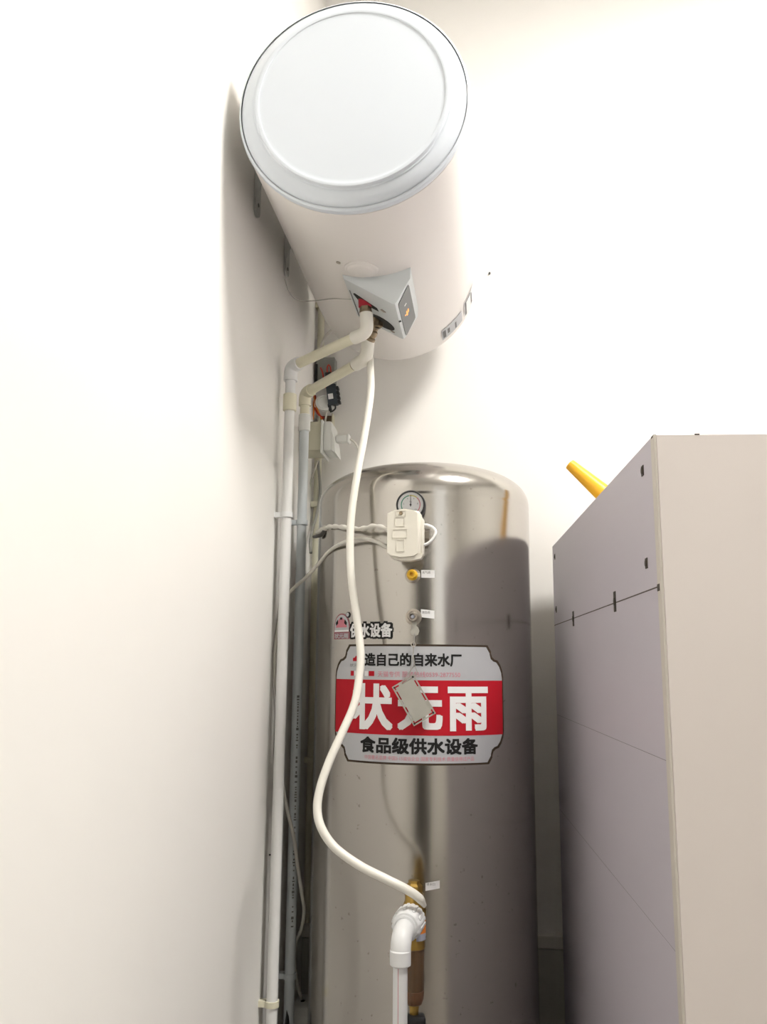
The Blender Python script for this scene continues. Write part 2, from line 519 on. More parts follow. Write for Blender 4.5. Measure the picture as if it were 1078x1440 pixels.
disp_patch(0.44, 0.64, 1.811, 1.815, 'readout', M['glow'])
disp_patch(0.66, 0.72, 1.806, 1.812, 'readout', M['glow'])
disp_patch(0.46, 0.62, 1.764, 1.769, 'indicator', M['white'])
# recess in the sloping underside with the connections
bn = Vector((-0.5022, 0, -0.8647)).normalized()
ba = Vector((0.192, 0, 1.9805)); bb = Vector((0.297, 0, 1.9195))
def onbot(u, y, off): return ba.lerp(bb, u) + bn * off + Vector((0, y, 0))
def bot_shape(pts, h, m, nm, off=-0.0005, parent=heater):
    return link(nm, prism([onbot(u, y, off) for u, y in pts], bn * h), m, parent)
oval = [(0.38 + 0.30 * math.cos(t) * (1 if math.sin(t) > -2 else 1), 1.862 + 0.030 * math.sin(t)) for t in [2 * PI * i / 20 for i in range(20)]]
bot_shape([(u + 0.22, y) for u, y in oval], 0.0012, M['darkhole'], 'opening', parent=cbox)
bot_shape([(0.14, 1.762), (0.10, 1.770), (0.20, 1.800), (0.62, 1.800), (0.60, 1.785)], 0.0012, M['darkhole'], 'opening', parent=cbox)
bot_shape([(0.72, 1.775), (0.68, 1.781), (0.74, 1.787), (0.80, 1.781)], 0.002, M['zinc'], 'screw', parent=cbox)
bot_shape([(0.80, 1.884), (0.78, 1.889), (0.84, 1.893), (0.88, 1.888)], 0.002, M['zinc'], 'screw', parent=cbox)
bot_shape([(0.03, 1.76), (0.05, 1.76), (0.06, 1.90), (0.04, 1.90)], 0.0015, M['greyprint'], 'joint', parent=cbox)
link('screw', lathe([(0.003, -0.001), (0.003, 0.001), (0, 0.0012)], 10, axis_mtx((0.3055, BY0 + 0.10, 1.9165), (0.3, 0, -1))), M['black'], cbox, True)
# hot and cold connections
hotT, hotB = Vector((0.226, 1.79, 1.972)), Vector((0.229, 1.79, 1.936))
link('red_collar', rod(hotT + Vector((0, 0, 0.004)), Vector((0.2275, 1.79, 1.949)), 0.0155, 24, 0.002), M['red'], heater, True, label='red plastic collar')
link('hot_nipple', merge(lathe([(0.0135, 0), (0.0135, 0.010)], 6, axis_mtx((0.2277, 1.79, 1.9500), (0.05, 0, -1))),
                         rod((0.2280, 1.79, 1.941), (0.229, 1.79, 1.932), 0.0145, 24, 0.002)), M['bronze'], heater, True)
link('cold_nipple', merge(rod((0.244, 1.862, 1.958), (0.242, 1.864, 1.930), 0.0125, 24, 0.001),
                          lathe([(0.0165, 0), (0.0165, 0.010)], 6, axis_mtx((0.243, 1.863, 1.943), (-0.05, 0, -1)))), M['bronze'], heater, True)
# brackets against the wall
def bracket(y0, z_top, z_bot, zh, yh):
    w = 0.034
    pts = [(0.001, y0, z_top), (0.001, y0, z_bot + w / 2)]
    for i in range(1, 8):
        a = PI + i / 8 * PI
        pts.append((0.001, y0 + w / 2 + w / 2 * math.cos(a), z_bot + w / 2 + w / 2 * math.sin(a)))
    pts += [(0.001, y0 + w, z_bot + w / 2), (0.001, y0 + w, z_top)]
    b = link('mounting_bracket', prism(pts, (0.006, 0, 0)), M['bracket'], heater)
    link('web', prism([(0.007, y0, z_top), (0.06, y0, z_top), (0.007, y0, z_bot + 0.04)], (0, 0.003, 0)), M['bracket'], b)
    link('bolt_hole', lathe([(0.0045, 0), (0.0045, 0.0008)], 12, axis_mtx((0.0072, yh, zh), (1, 0, 0))), M['black'], b)
bracket(1.645, 2.30, 2.113, 2.140, 1.662)
bracket(1.925, 2.30, 2.108, 2.128, 1.942)
link('wire', tube([(0.008, 1.9105, 2.0868), (0.012, 1.9419, 2.0674), (0.03, 1.9605, 2.0523), (0.07, 1.9607, 2.0487), (0.1426, 1.8619, 2.0065), (0.1948, 1.8244, 1.9855)], 0.0011, 6), M['wire'], heater, 'all')
# energy label stickers on the lower right of the body
def heater_map(s, y, off=0.0009):
    a = s / HR                                      # angle from straight down towards +x
    return Vector((HX + (HR + off) * math.sin(a), y, HZ - (HR + off) * math.cos(a)))
def hpatch(nm, m, a0, a1, y0, y1, off, parent):
    return link(nm, wrap(rect(math.radians(a0) * HR, math.radians(a1) * HR, y0, y1), lambda s, y, e: heater_map(s, y, off + e)), m, parent)
st = hpatch('rating_label', M['silverprint'], 36, 56, 2.120, 2.185, 0.0015, heater)
hpatch('print_block', M['greyprint'], 37, 39.5, 2.130, 2.175, 0.0020, st)
hpatch('print_block', M['greyprint'], 41, 43, 2.135, 2.165, 0.0020, st)
hpatch('print_block', M['greyprint'], 48, 49.5, 2.140, 2.178, 0.0020, st)
st2 = hpatch('energy_label', M['white'], 59, 78, 2.10, 2.19, 0.0015, heater)
hpatch('print_block', M['greyprint'], 60, 62, 2.105, 2.185, 0.0020, st2)
hpatch('print_block', M['greyprint'], 60, 69, 2.105, 2.112, 0.0020, st2)
hpatch('print_block', M['greyprint'], 69, 71, 2.12, 2.18, 0.0020, st2)

# ---------------------------------------------------------------- riser pipes on the left wall
def clip(nm, x, y, z, r, m, parent):
    return link(nm, merge(lathe([(r + 0.003, -0.006), (r + 0.003, 0.006)], 20, Matrix.Translation((x, y, z))), box((0.0, y - 0.008, z - 0.006), (x - 0.004, y + 0.008, z + 0.006))), m, parent, True)
PX, P1Y, P2Y, PR = 0.028, 1.921, 2.088, 0.0122
Z1, Z2 = 1.862, 1.850
hot = thing('hot_water_pipe', (PX, P1Y, 0.0), 'nearer white riser pipe on left wall with upper cream arm to heater', 'pipe')
link('riser', rod((PX, P1Y, 0.0), (PX, P1Y, 1.757), PR), M['stained'], hot, True)
link('riser_top', rod((PX, P1Y, 1.790), (PX, P1Y, Z1 - 0.035), PR), M['ppr'], hot, True)
link('coupling', rod((PX, P1Y, 1.750), (PX, P1Y, 1.793), 0.0162, 28, 0.002), M['cream'], hot, True, label='cream coupling')
A = Vector((0.232, 1.79, 1.890)); B = Vector((PX, P1Y, Z1))
dAB = (B - A).normalized()
link('top_elbow', elbow(B + Vector((0, 0, -0.036)), B, B - dAB * 0.028, 0.0165), M['ppr'], hot, True)
link('arm', rod(A + dAB * 0.028, B - dAB * 0.024, PR), M['cream'], hot, True, label='cream sloping arm')
link('heater_elbow', elbow((0.2295, 1.79, 1.934), A, A + dAB * 0.040, 0.0152), M['hose'], hot, True)
clip('pipe_clip', PX, P1Y, 1.497, PR, M['ppr'], hot)
clip('pipe_clip', PX, P1Y, 0.442, PR, M['cream'], hot)
cold = thing('cold_water_pipe', (PX, P2Y, 0.0), 'farther pale grey riser pipe on left wall with lower cream arm', 'pipe')
link('riser', rod((PX, P2Y, 0.0), (PX, P2Y, 1.762), PR), M['greypipe'], cold, True)
link('riser_top', rod((PX, P2Y, 1.790), (PX, P2Y, Z2 - 0.03), PR), M['cream'], cold, True)
link('coupling', rod((PX, P2Y, 1.747), (PX, P2Y, 1.792), 0.0155, 28, 0.002), M['whitebox'], cold, True)
A2 = Vector((0.218, 1.882, 1.862)); B2 = Vector((PX, P2Y, Z2))
dA2 = (B2 - A2).normalized()
link('top_elbow', elbow(B2 + Vector((0, 0, -0.034)), B2, B2 - dA2 * 0.030, 0.0160), M['cream'], cold, True)
link('arm', rod(A2 + dA2 * 0.03, B2 - dA2 * 0.024, PR), M['cream'], cold, True, label='cream sloping arm')
link('valve_elbow', elbow((0.2215, 1.880, 1.902), A2, A2 + dA2 * 0.045, 0.0158), M['hose'], cold, True)
link('printed_mark', rod(A2 + dA2 * 0.048, A2 + dA2 * 0.051, 0.0128, 20), M['bronze'], cold, True)
link('relief_valve', merge(rod((0.242, 1.864, 1.932), (0.232, 1.872, 1.918), 0.0085, 16),
                           lathe([(0.008, 0), (0.0115, 0.004), (0.0115, 0.014), (0.010, 0.018), (0.0135, 0.020), (0.0135, 0.030), (0.010, 0.032)], 20, axis_mtx((0.238, 1.867, 1.926), (-0.016, 0.012, -0.026)))), M['bronze'], cold, True)
clip('pipe_clip', PX, P2Y, 1.507, PR, M['greypipe'], cold)
clip('pipe_clip', PX, P2Y, 0.442, PR, M['greypipe'], cold)
# printed marking down the cold riser: a row of small dark dashes
marks = bmesh.new()
z = 1.09
while z > 0.55:
    h = random.choice((0.003, 0.004, 0.006))
    if random.random() < 0.86:
        w = random.choice((0.0016, 0.0022, 0.0030))
        vs = []
        for (a, zz) in ((-w, z), (w, z), (w, z - h), (-w, z - h)):
            ang = -1.15 + a / PR
            vs.append(marks.verts.new((PX + (PR + 0.0004) * math.cos(ang), P2Y + (PR + 0.0004) * math.sin(ang), zz)))
        marks.faces.new(vs)
    z -= h + random.choice((0.002, 0.003, 0.003, 0.008))
link('printed_marking', marks, M['greyprint'], cold, kind='stuff')
# conduit in the corner behind
cn = thing('corner_conduit', (0.016, 2.334, 0.0), 'cream conduit pipe running up the room corner behind the risers', 'conduit')
link('tube', rod((0.016, 2.334, 0.49), (0.016, 2.334, 1.79), 0.0105), M['creambox'], cn, True)
link('tube', rod((0.016, 2.334, 2.02), (0.016, 2.334, 2.7), 0.0105), M['creambox'], cn, True)
for zz in (0.9, 1.6, 2.2):
    link('saddle', box((0.0, 2.318, zz - 0.008), (0.030, 2.352, zz + 0.008), 0.002), M['creambox'], cn)

# ---------------------------------------------------------------- socket box, open junction box, hanging adapter
sb = thing('socket_box', (0.0, 2.195, 1.705), 'cream surface socket box with white cover behind the riser pipes', 'socket')
link('back_box', box((0.0, 2.150, 1.712), (0.060, 2.240, 1.792), 0.003), M['creambox'], sb, True)
link('cover', box((0.060, 2.143, 1.703), (0.066, 2.247, 1.795), 0.002), M['whitebox'], sb, True)
link('lid', box((0.066, 2.148, 1.710), (0.089, 2.242, 1.792), 0.006), M['whitebox'], sb, True)
link('lid_lip', prism([(0.088, 2.150, 1.768), (0.096, 2.150, 1.740), (0.099, 2.150, 1.706), (0.088, 2.150, 1.712)], (0, 0.09, 0)), M['whitebox'], sb)
pl = thing('plug', (0.098, 2.19, 1.752), 'white plug pushed into the cream socket box with thin cord', 'plug')
link('plug_body', merge(box((0.094, 2.178, 1.742), (0.126, 2.202, 1.761), 0.004), box((0.124, 2.176, 1.739), (0.132, 2.204, 1.764), 0.004)), M['whitebox'], pl, True)
link('cord', tube([(0.131, 2.19, 1.752), (0.1509, 2.17, 1.7331), (0.1688, 2.13, 1.6914), (0.1682, 2.1, 1.6557), (0.1477, 2.15, 1.6431), (0.0665, 2.33, 1.6397), (0.0512, 2.34, 1.4983)], 0.0026, 8), M['cablewhite'], pl, 'all')

jb = thing('junction_box', (0.055, 2.35, 1.79), 'open brown wall box with loose orange, red and green wires', 'junction box')
JX0, JX1, JZ0, JZ1 = 0.020, 0.055, 1.812, 1.868
link('back_plate', box((JX0, 2.352, JZ0), (JX1, 2.36, JZ1)), M['recess'], jb)
link('box_wall', merge(box((JX0 - 0.004, 2.325, JZ0 - 0.004), (JX0, 2.36, JZ1)), box((JX1, 2.325, JZ0 - 0.004), (JX1 + 0.003, 2.36, JZ1)), box((JX0, 2.325, JZ0 - 0.004), (JX1, 2.36, JZ0))), M['creambox'], jb)
link('round_lid', lathe([(0.027, 0), (0.027, 0.004), (0.021, 0.007), (0.019, 0.005), (0, 0.005)], 32, axis_mtx((0.036, 2.312, 1.893), (0.3, -0.9, 0.3))), M['whitebox'], jb, True)
link('orange_wire', tube([(-0.0063, 2.33, 1.9244), (0.003, 2.32, 1.8866), (-0.0003, 2.33, 1.8512)], 0.0024, 8), M['orange'], jb, 'all')
link('orange_wire', tube([(0.0001, 2.33, 1.9242), (0.0112, 2.31, 1.8875), (0.018, 2.32, 1.8691), (0.025, 2.34, 1.8514)], 0.0024, 8), M['orange'], jb, 'all')
link('red_wire', tube([(0.0022, 2.34, 1.9274), (0.0094, 2.33, 1.8852), (0.0187, 2.34, 1.8537)], 0.0024, 8), M['redwire'], jb, 'all')
link('red_wire', tube([(0.0051, 2.32, 1.8844), (0.016, 2.32, 1.8649), (0.0291, 2.34, 1.8577)], 0.0024, 8), M['redwire'], jb, 'all')
link('green_wire', tube([(0.0009, 2.33, 1.8898), (-0.0049, 2.33, 1.8685), (-0.0086, 2.34, 1.8501)], 0.0024, 8), M['green'], jb, 'all')

tp = thing('shade_panel', (0.06, 2.35, 1.905), 'grey panel standing in for shade on the back wall behind the two cream arms', 'panel')  # added panel: its grey stands in for shaded wall between the arms
link('cover_plate', box((0.006, 2.322, 1.9542), (0.0614, 2.36, 2.0367), 0.002), M['shadegrey'], tp)
link('dark_shade_edge', box((0.0055, 2.3205, 1.949), (0.012, 2.3222, 2.0164)), M['black'], tp)  # black strip painted in for the deepest shade at the left
ad = thing('power_adapter', (0.07, 2.34, 1.88), 'small black boxy adapter with white label hanging beside the junction box', 'adapter')
AC = Matrix.Translation((0.0606, 2.31, 1.9138)) @ Matrix.Rotation(math.radians(-8), 4, 'Y')
ab = link('case', box((-0.016, -0.012, -0.028), (0.013, 0.012, 0.033), 0.003, mtx=AC), M['blackblue'], ad, True)
for k in range(4):
    link('rib', box((0.011, -0.011, -0.026 + k * 0.014), (0.020, 0.011, -0.017 + k * 0.014), 0.002, mtx=AC), M['black'], ad, True)
link('white_label', box((-0.012, -0.0135, -0.012), (0.002, -0.0125, 0.004), mtx=AC), M['white'], ad)
link('tail', merge(box((-0.018, -0.006, -0.042), (-0.008, 0.006, -0.022), 0.002, mtx=AC), tube([AC @ Vector(p) for p in ((0.004, 0, -0.026), (0.002, 0, -0.038), (-0.006, 0, -0.044), (-0.014, 0, -0.046))], 0.0024, 8)), M['black'], ad, True)
link('cap', box((-0.014, -0.009, 0.032), (0.004, 0.009, 0.072), 0.002, mtx=AC), M['black'], ad, True)
link('red_wire', tube([AC @ Vector(p) for p in ((-0.008, 0, 0.070), (-0.007, 0, 0.086), (-0.002, 0, 0.096), (0.003, 0, 0.088), (0.002, 0, 0.070))], 0.0018, 8), M['redwire'], ad, 'all')
link('red_wire', tube([AC @ Vector(p) for p in ((-0.018, 0, 0.028), (-0.021, 0, 0.060), (-0.022, 0, 0.078), (-0.026, 0, 0.092))], 0.0020, 8), M['redwire'], ad, 'all')
link('cord', tube([(0.0446, 2.31, 1.8823), (0.0411, 2.32, 1.8642), (0.0354, 2.33, 1.846), (0.0287, 2.345, 1.8292)], 0.003, 8), M['cablewhite'], ad, 'all')
link('grey_cable', tube([(0.0274, 2.28, 1.7156), (0.0274, 2.32, 1.6383), (0.0226, 2.31, 1.575), (0.0159, 2.28, 1.5196), (0.0149, 2.26, 1.4829), (0.0197, 2.25, 1.4501)], 0.0042, 8), M['cablegrey'], None, 'all',
     label='short grey cable curving down the corner behind the steel tank', category='cable')
link('thin_cable', tube([(0.0294, 2.27, 1.7131), (0.0199, 2.27, 1.6848), (0.0042, 2.3, 1.6632), (-0.0082, 2.335, 1.6212)], 0.002, 8), M['cablewhite'], None, 'all',
     label='thin white cord dropping slantwise below the cream socket box', category='cable')
link('heater_cord', tube([(0.0049, 2.345, 2.0407), (0.0158, 2.33, 2.0677), (0.0358, 2.3, 2.0902), (0.06, 2.27, 2.0988), (0.0838, 2.24, 2.0983)], 0.004, 8), M['cablewhite'], heater, 'all')

# ---------------------------------------------------------------- stainless steel pressure tank
TX, TY, TR = 0.339, 2.06, 0.2567
TZ = 1.527
M['steel'] = steel_material()
def ts(s, z, off=0.0):
    a = s / TR
    return Vector((TX + (TR + off) * math.sin(a), TY - (TR + off) * math.cos(a), z))
def tframe(s, z):
    """local frame on the tank: x right, y outward, z up"""
    a = s / TR
    m = Matrix(((math.cos(a), math.sin(a), 0, 0), (math.sin(a), -math.cos(a), 0, 0), (0, 0, 1, 0), (0, 0, 0, 1)))
    return Matrix.Translation(ts(s, z)) @ m
tank = thing('pressure_tank', (TX, TY, 0.0), 'tall brushed stainless steel cylindrical water tank standing in the corner', 'water tank')
prof = [(TR - 0.03, 0.0), (TR - 0.02, 0.002), (TR - 0.02, 0.08), (TR, 0.10), (TR, 0.6), (TR, 1.2), (TR, TZ - 0.012), (TR - 0.0004, TZ - 0.008), (TR - 0.0004, TZ - 0.005), (TR + 0.0002, TZ - 0.002)]
for i in range(0, 29):
    a = i / 28 * PI / 2
    ca, sa = math.cos(a), math.sin(a)
    rr = TR * max(ca, 0) ** (2 / 2.5)
    prof.append((rr if i < 28 else 0, TZ + 0.100 * sa ** (2 / 2.5)))
link('shell', lathe(prof, 128), M['steel'], tank, True, origin=(0, 0, 0.75)).location = (0, 0, 0.75)
# transform: the lathe was built on the z axis, so its object sits at the tank's base

# --- artwork stickers
def tart(nm, bm, m, off, parent, step=0.012):
    return link(nm, wrap(bm, lambda s, z, e: ts(s, z, off + e), step), m, parent)
def sign_outline(s0, s1, z0, z1, g):
    """plaque with stepped scalloped corners; g shrinks it evenly"""
    w, h = s1 - s0, z1 - z0
    cx, cz = (s0 + s1) / 2, (z0 + z1) / 2
    n = []                                          # top-right corner, from the top edge to the right edge
    n.append((w / 2 - 0.043 , h / 2))
    n.append((w / 2 - 0.034, h / 2 - 0.013))
    n.append((w / 2 - 0.034, h / 2 - 0.016))
    for i in range(5):
        a = i / 4 * PI / 2
        n.append((w / 2 - 0.034 + 0.017 * math.sin(a), h / 2 - 0.036 + 0.020 * (math.cos(a) if i else 1.0)))
    n = n[:3] + [(w / 2 - 0.031, h / 2 - 0.025), (w / 2 - 0.024, h / 2 - 0.030), (w / 2 - 0.016, h / 2 - 0.032), (w / 2 - 0.008, h / 2 - 0.041), (w / 2 - 0.002, h / 2 - 0.054), (w / 2, h / 2 - 0.066)]
    q = [(x - g, y - g) for x, y in n]
    pts = [(x, y) for x, y in q] + [(x, -y) for x, y in q[::-1]] + [(-x, -y) for x, y in q] + [(-x, y) for x, y in q[::-1]]
    return [(cx + x, cz + y) for x, y in pts]
SG = (-0.1975, 0.2070, 0.9500, 1.1958)
sign = tart('name_plaque', flat_poly(sign_outline(*SG, 0)), M['brownprint'], 0.0006, tank)
sign['label'] = 'red and silver plaque with white lettering'
tart('silver_field', flat_poly(sign_outline(*SG, 0.0042)), M['silverprint'], 0.0010, sign)
tart('red_band', rect(SG[0] + 0.0042, SG[1] - 0.0042, 1.0095, 1.1215), M['redprint'], 0.0014, sign)
def letters(nm, body, s0, s1, z0, z1, m, off, parent, bold=0.0):
    return tart(nm, text_flat(body, s0, s1, z0, z1, bold), m, off, parent)
letters('headline', '造自己的自来水厂', -0.1105, 0.1010, 1.1500, 1.1775, M['blackprint'], 0.0014, sign, 0.0009)
letters('small_print', '天猫专供 服务热线0539-2877550', -0.0790, 0.0975, 1.1275, 1.1395, M['pinkprint'], 0.0014, sign)
for body, s0, s1, z0, z1 in (('状', -0.1425, -0.0447, 1.0185, 1.1140), ('元', -0.0346, 0.0593, 1.0200, 1.1090), ('雨', 0.0702, 0.1621, 1.0185, 1.1090)):
    letters('large_character', body, s0, s1, z0, z1, M['white'], 0.0019, sign, 0.0030)
letters('subtitle', '食品级供水设备', -0.1190, 0.1365, 0.9715, 1.0045, M['blackprint'], 0.0014, sign, 0.0012)
letters('small_print', '中国著名品牌 中国3·15诚信企业 国家专利技术 质量信得过产品', -0.1080, 0.1270, 0.9585, 0.9672, M['pinkprint'], 0.0014, sign)
tart('emblem_block', flat_poly([(-0.1420, 1.1600), (-0.1250, 1.1600), (-0.1250, 1.1665), (-0.1300, 1.1680), (-0.1335, 1.1720), (-0.1370, 1.1680), (-0.1420, 1.1665)]), M['redprint'], 0.0014, sign)
letters('emblem_text', '状元雨', -0.1510, -0.1160, 1.1480, 1.1550, M['greyprint'], 0.0014, sign)
for a, b, mm in ((-0.1480, -0.1390, 'redprint'), (-0.1375, -0.1320, 'white'), (-0.1310, -0.1120, 'greyprint'), (-0.1110, -0.1020, 'white'), (-0.1000, -0.0870, 'redprint')):
    tart('print_block', rect(a, b, 1.1290, 1.1395), M[mm], 0.0014, sign)
# --- small logo sticker above the plaque
def arch(s0, s1, z0, z1, n=12):
    c, r = (s0 + s1) / 2, (s1 - s0) / 2
    return [(s0, z0), (s1, z0)] + [(c + r * math.cos(i / n * PI), z1 - r * 1.15 + r * 1.15 * math.sin(i / n * PI)) for i in range(n + 1)]
lg = tart('logo_sticker', flat_poly(arch(-0.2065, -0.1530, 1.2075, 1.2640)), M['maroonprint'], 0.0006, tank)
lg['label'] = 'arched emblem sticker with outlined lettering'
tart('emblem_field', flat_poly(arch(-0.2035, -0.1560, 1.2250, 1.2610)), M['silverprint'], 0.0010, lg)
tart('emblem_cap', flat_poly([(-0.1990, 1.2330), (-0.1610, 1.2330), (-0.1650, 1.2430), (-0.1710, 1.2500), (-0.1755, 1.2535), (-0.1845, 1.2535), (-0.1890, 1.2500), (-0.1950, 1.2430)]), M['pinkprint'], 0.0014, lg)
for sg in (-1, 1):
    tart('emblem_wing', flat_poly([(-0.180 + sg * 0.010, 1.2420), (-0.180 + sg * 0.017, 1.2370), (-0.180 + sg * 0.019, 1.2430), (-0.180 + sg * 0.012, 1.2510)][::sg]), M['blackprint'], 0.0018, lg)
tart('emblem_knot', flat_poly([(-0.1835, 1.2500), (-0.1765, 1.2500), (-0.1765, 1.2550), (-0.1835, 1.2550)]), M['blackprint'], 0.0018, lg)
tart('emblem_bar', rect(-0.2035, -0.1560, 1.2235, 1.2275), M['white'], 0.0014, lg)
letters('emblem_text', '状元雨', -0.2030, -0.1565, 1.2090, 1.2205, M['silverprint'], 0.0012, lg, 0.0003)
tart('emblem_dot', flat_poly([(-0.1590 + 0.0065 * math.cos(i / 14 * 2 * PI), 1.2600 + 0.0065 * math.sin(i / 14 * 2 * PI)) for i in range(14)]), M['blackprint'], 0.0012, lg)
tart('emblem_dot', flat_poly([(-0.1600 + 0.0045 * math.cos(i / 14 * 2 * PI), 1.2605 + 0.0045 * math.sin(i / 14 * 2 * PI)) for i in range(14)]), M['silverprint'], 0.0015, lg)
letters('logo_outline', '供水设备', -0.1550, -0.0435, 1.2065, 1.2450, M['blackprint'], 0.0008, lg, 0.0030)
tart('logo_shadow', rect(-0.1530, -0.0460, 1.2095, 1.2400), M['blackprint'], 0.0007, lg)
letters('logo_text', '供水设备', -0.1515, -0.0470, 1.2105, 1.2405, M['white'], 0.0012, lg, 0.0010)
# --- three small white tags
for body, s0, s1, z0, z1, tilt in (('充气阀', 0.0147, 0.0436, 1.3362, 1.3527, 0.0), ('泄压阀', 0.0141, 0.0427, 1.2510, 1.2680, -0.0015), ('进水口', 0.0238, 0.0524, 0.7105, 0.7255, 0.0025)):
    tg = tart('tag_sticker', flat_poly([(s0, z0 - tilt), (s1, z0 + tilt), (s1, z1 + tilt), (s0, z1 - tilt)]), M['white'], 0.0006, tank)
    dz = z1 - z0
    tart('tag_text', text_flat(body, s0 + 0.0022, s0 + 0.0190, z0 + dz * 0.52, z0 + dz * 0.86), M['greyprint'], 0.0010, tg)

# --- pressure gauge
G = tframe(-0.0047, 1.4887)
GY = G @ Matrix.Rotation(-PI / 2, 4, 'X')           # local +z -> outward
gr = 0.0312
gauge = link('pressure_gauge', lathe([(0.010, 0.0), (gr - 0.002, 0.012), (gr, 0.014), (gr, 0.034), (gr - 0.001, 0.036), (gr - 0.0035, 0.036), (gr - 0.0040, 0.033), (0, 0.033)], 48, GY), M['black'], tank, True, label='round pressure gauge with black bezel')
def gpoly(poly, off, nm, m):
    bm = flat_poly(poly)
    for v in bm.verts:
        v.co = GY @ Vector((v.co.x, -v.co.y, off))
    return link(nm, bm, m, gauge)
def gtext(body, cx, cy, h):
    w = h * 0.55 * len(body)
    bm = text_flat(body, cx - w / 2, cx + w / 2, cy - h / 2, cy + h / 2)
    for v in bm.verts:
        v.co = GY @ Vector((v.co.x, -v.co.y, 0.0338))
    link('dial_number', bm, M['greyprint'], gauge)
gpoly([((gr - 0.0041) * math.cos(i / 40 * 2 * PI), (gr - 0.0041) * math.sin(i / 40 * 2 * PI)) for i in range(40)], 0.0332, 'dial_face', M['white'])
def arc(a0, a1, r0, r1, nm, m):
    n = 14
    o = [(r1 * math.cos(math.radians(a0 + (a1 - a0) * i / n)), r1 * math.sin(math.radians(a0 + (a1 - a0) * i / n))) for i in range(n + 1)]
    i_ = [(r0 * math.cos(math.radians(a0 + (a1 - a0) * i / n)), r0 * math.sin(math.radians(a0 + (a1 - a0) * i / n))) for i in range(n + 1)]
    gpoly(o + i_[::-1], 0.0336, nm, m)
arc(100, 225, 0.0190, 0.0212, 'green_arc', M['greenprint'])
arc(50, 99, 0.0190, 0.0212, 'yellow_arc', M['yellowprint'])
arc(-45, 49, 0.0190, 0.0212, 'red_arc', M['pinkprint'])
gpoly([(-0.0011, -0.004), (0.0011, -0.004), (0.0005, 0.0215), (-0.0005, 0.0215)], 0.0344, 'needle', M['blackprint'])
gpoly([(0.0022 * math.cos(i / 12 * 2 * PI), 0.0022 * math.sin(i / 12 * 2 * PI)) for i in range(12)], 0.0347, 'needle_hub', M['blackprint'])
for k, t_ in enumerate(('0', '2', '4', '6', '8', '10')):
    a = math.radians(225 - 54 * k)
    gtext(t_, 0.0150 * math.cos(a), 0.0150 * math.sin(a), 0.0036)
gtext('MPa', 0.0, 0.0065, 0.0030)
link('glass', lathe([(gr - 0.0037, 0.0352), (gr - 0.0037, 0.0358)], 40, GY), M['glass'], gauge)

# --- pressure switch
W = tframe(-0.0098, 1.4157)
link('manifold', merge(rod(W @ Vector((0.012, -0.004, 0.0)), W @ Vector((0.012, 0.05, 0.0)), 0.013, 20), rod(W @ Vector((0.012, 0.018, 0.02)), W @ Vector((0.014, 0.02, 0.052)), 0.009, 16),
                       lathe([(0.015, 0), (0.015, 0.016)], 6, axis_mtx(W @ Vector((0.030, 0.030, 0.006)), W.to_3x3() @ Vector((1, 0, 0))))), M['zinc'], tank, True)
sw = link('pressure_switch', box((-0.033, 0.045, -0.045), (0.033, 0.095, 0.050), 0.008, 3, W), M['switch'], tank, True, label='ivory plastic pressure switch cover')
# the cover: gently domed top edge and a curved chin
pts = [(-0.034, 0.043), (-0.020, 0.0495), (0.0, 0.0525), (0.018, 0.050), (0.028, 0.044), (0.0285, -0.040), (0.020, -0.045), (-0.005, -0.0475), (-0.028, -0.043), (-0.034, -0.038)]
link('front_shell', prism([W @ Vector((x, 0.078, z)) for x, z in pts], W.to_3x3() @ Vector((0, 0.021, 0))), M['switch'], sw)
link('chin', prism([W @ Vector((x, 0.070, z)) for x, z in ((-0.032, -0.038), (0.030, -0.040), (0.038, -0.044), (0.034, -0.050), (0.012, -0.0545), (-0.010, -0.053), (-0.026, -0.048))], W.to_3x3() @ Vector((0, 0.024, 0))), M['switch'], sw)
link('side_flange', box((0.030, 0.052, -0.042), (0.038, 0.083, 0.036), 0.003, 2, W), M['switch'], sw, True)
def frame(x0, x1, z0, z1, t, nm):
    y0, y1 = 0.0985, 0.1003
    link(nm, merge(box((x0, y0, z0), (x0 + t, y1, z1), 0, mtx=W), box((x1 - t, y0, z0), (x1, y1, z1), 0, mtx=W), box((x0 + t, y0, z0), (x1 - t, y1, z0 + t), 0, mtx=W), box((x0 + t, y0, z1 - t), (x1 - t, y1, z1), 0, mtx=W)), M['switch'], sw)
frame(-0.018, 0.002, 0.016, 0.036, 0.0012, 'raised_frame')
frame(-0.024, 0.008, -0.008, 0.011, 0.0016, 'raised_frame')
frame(-0.015, 0.002, -0.036, -0.011, 0.0012, 'raised_frame')
frame(-0.016, 0.005, 0.037, 0.049, 0.0012, 'raised_frame')
link('screw', lathe([(0.0038, 0), (0.0038, 0.0022), (0, 0.003)], 12, axis_mtx(W @ Vector((-0.006, 0.099, 0.043)), W.to_3x3() @ Vector((0, 1, 0)))), M['bronze'], sw, True)
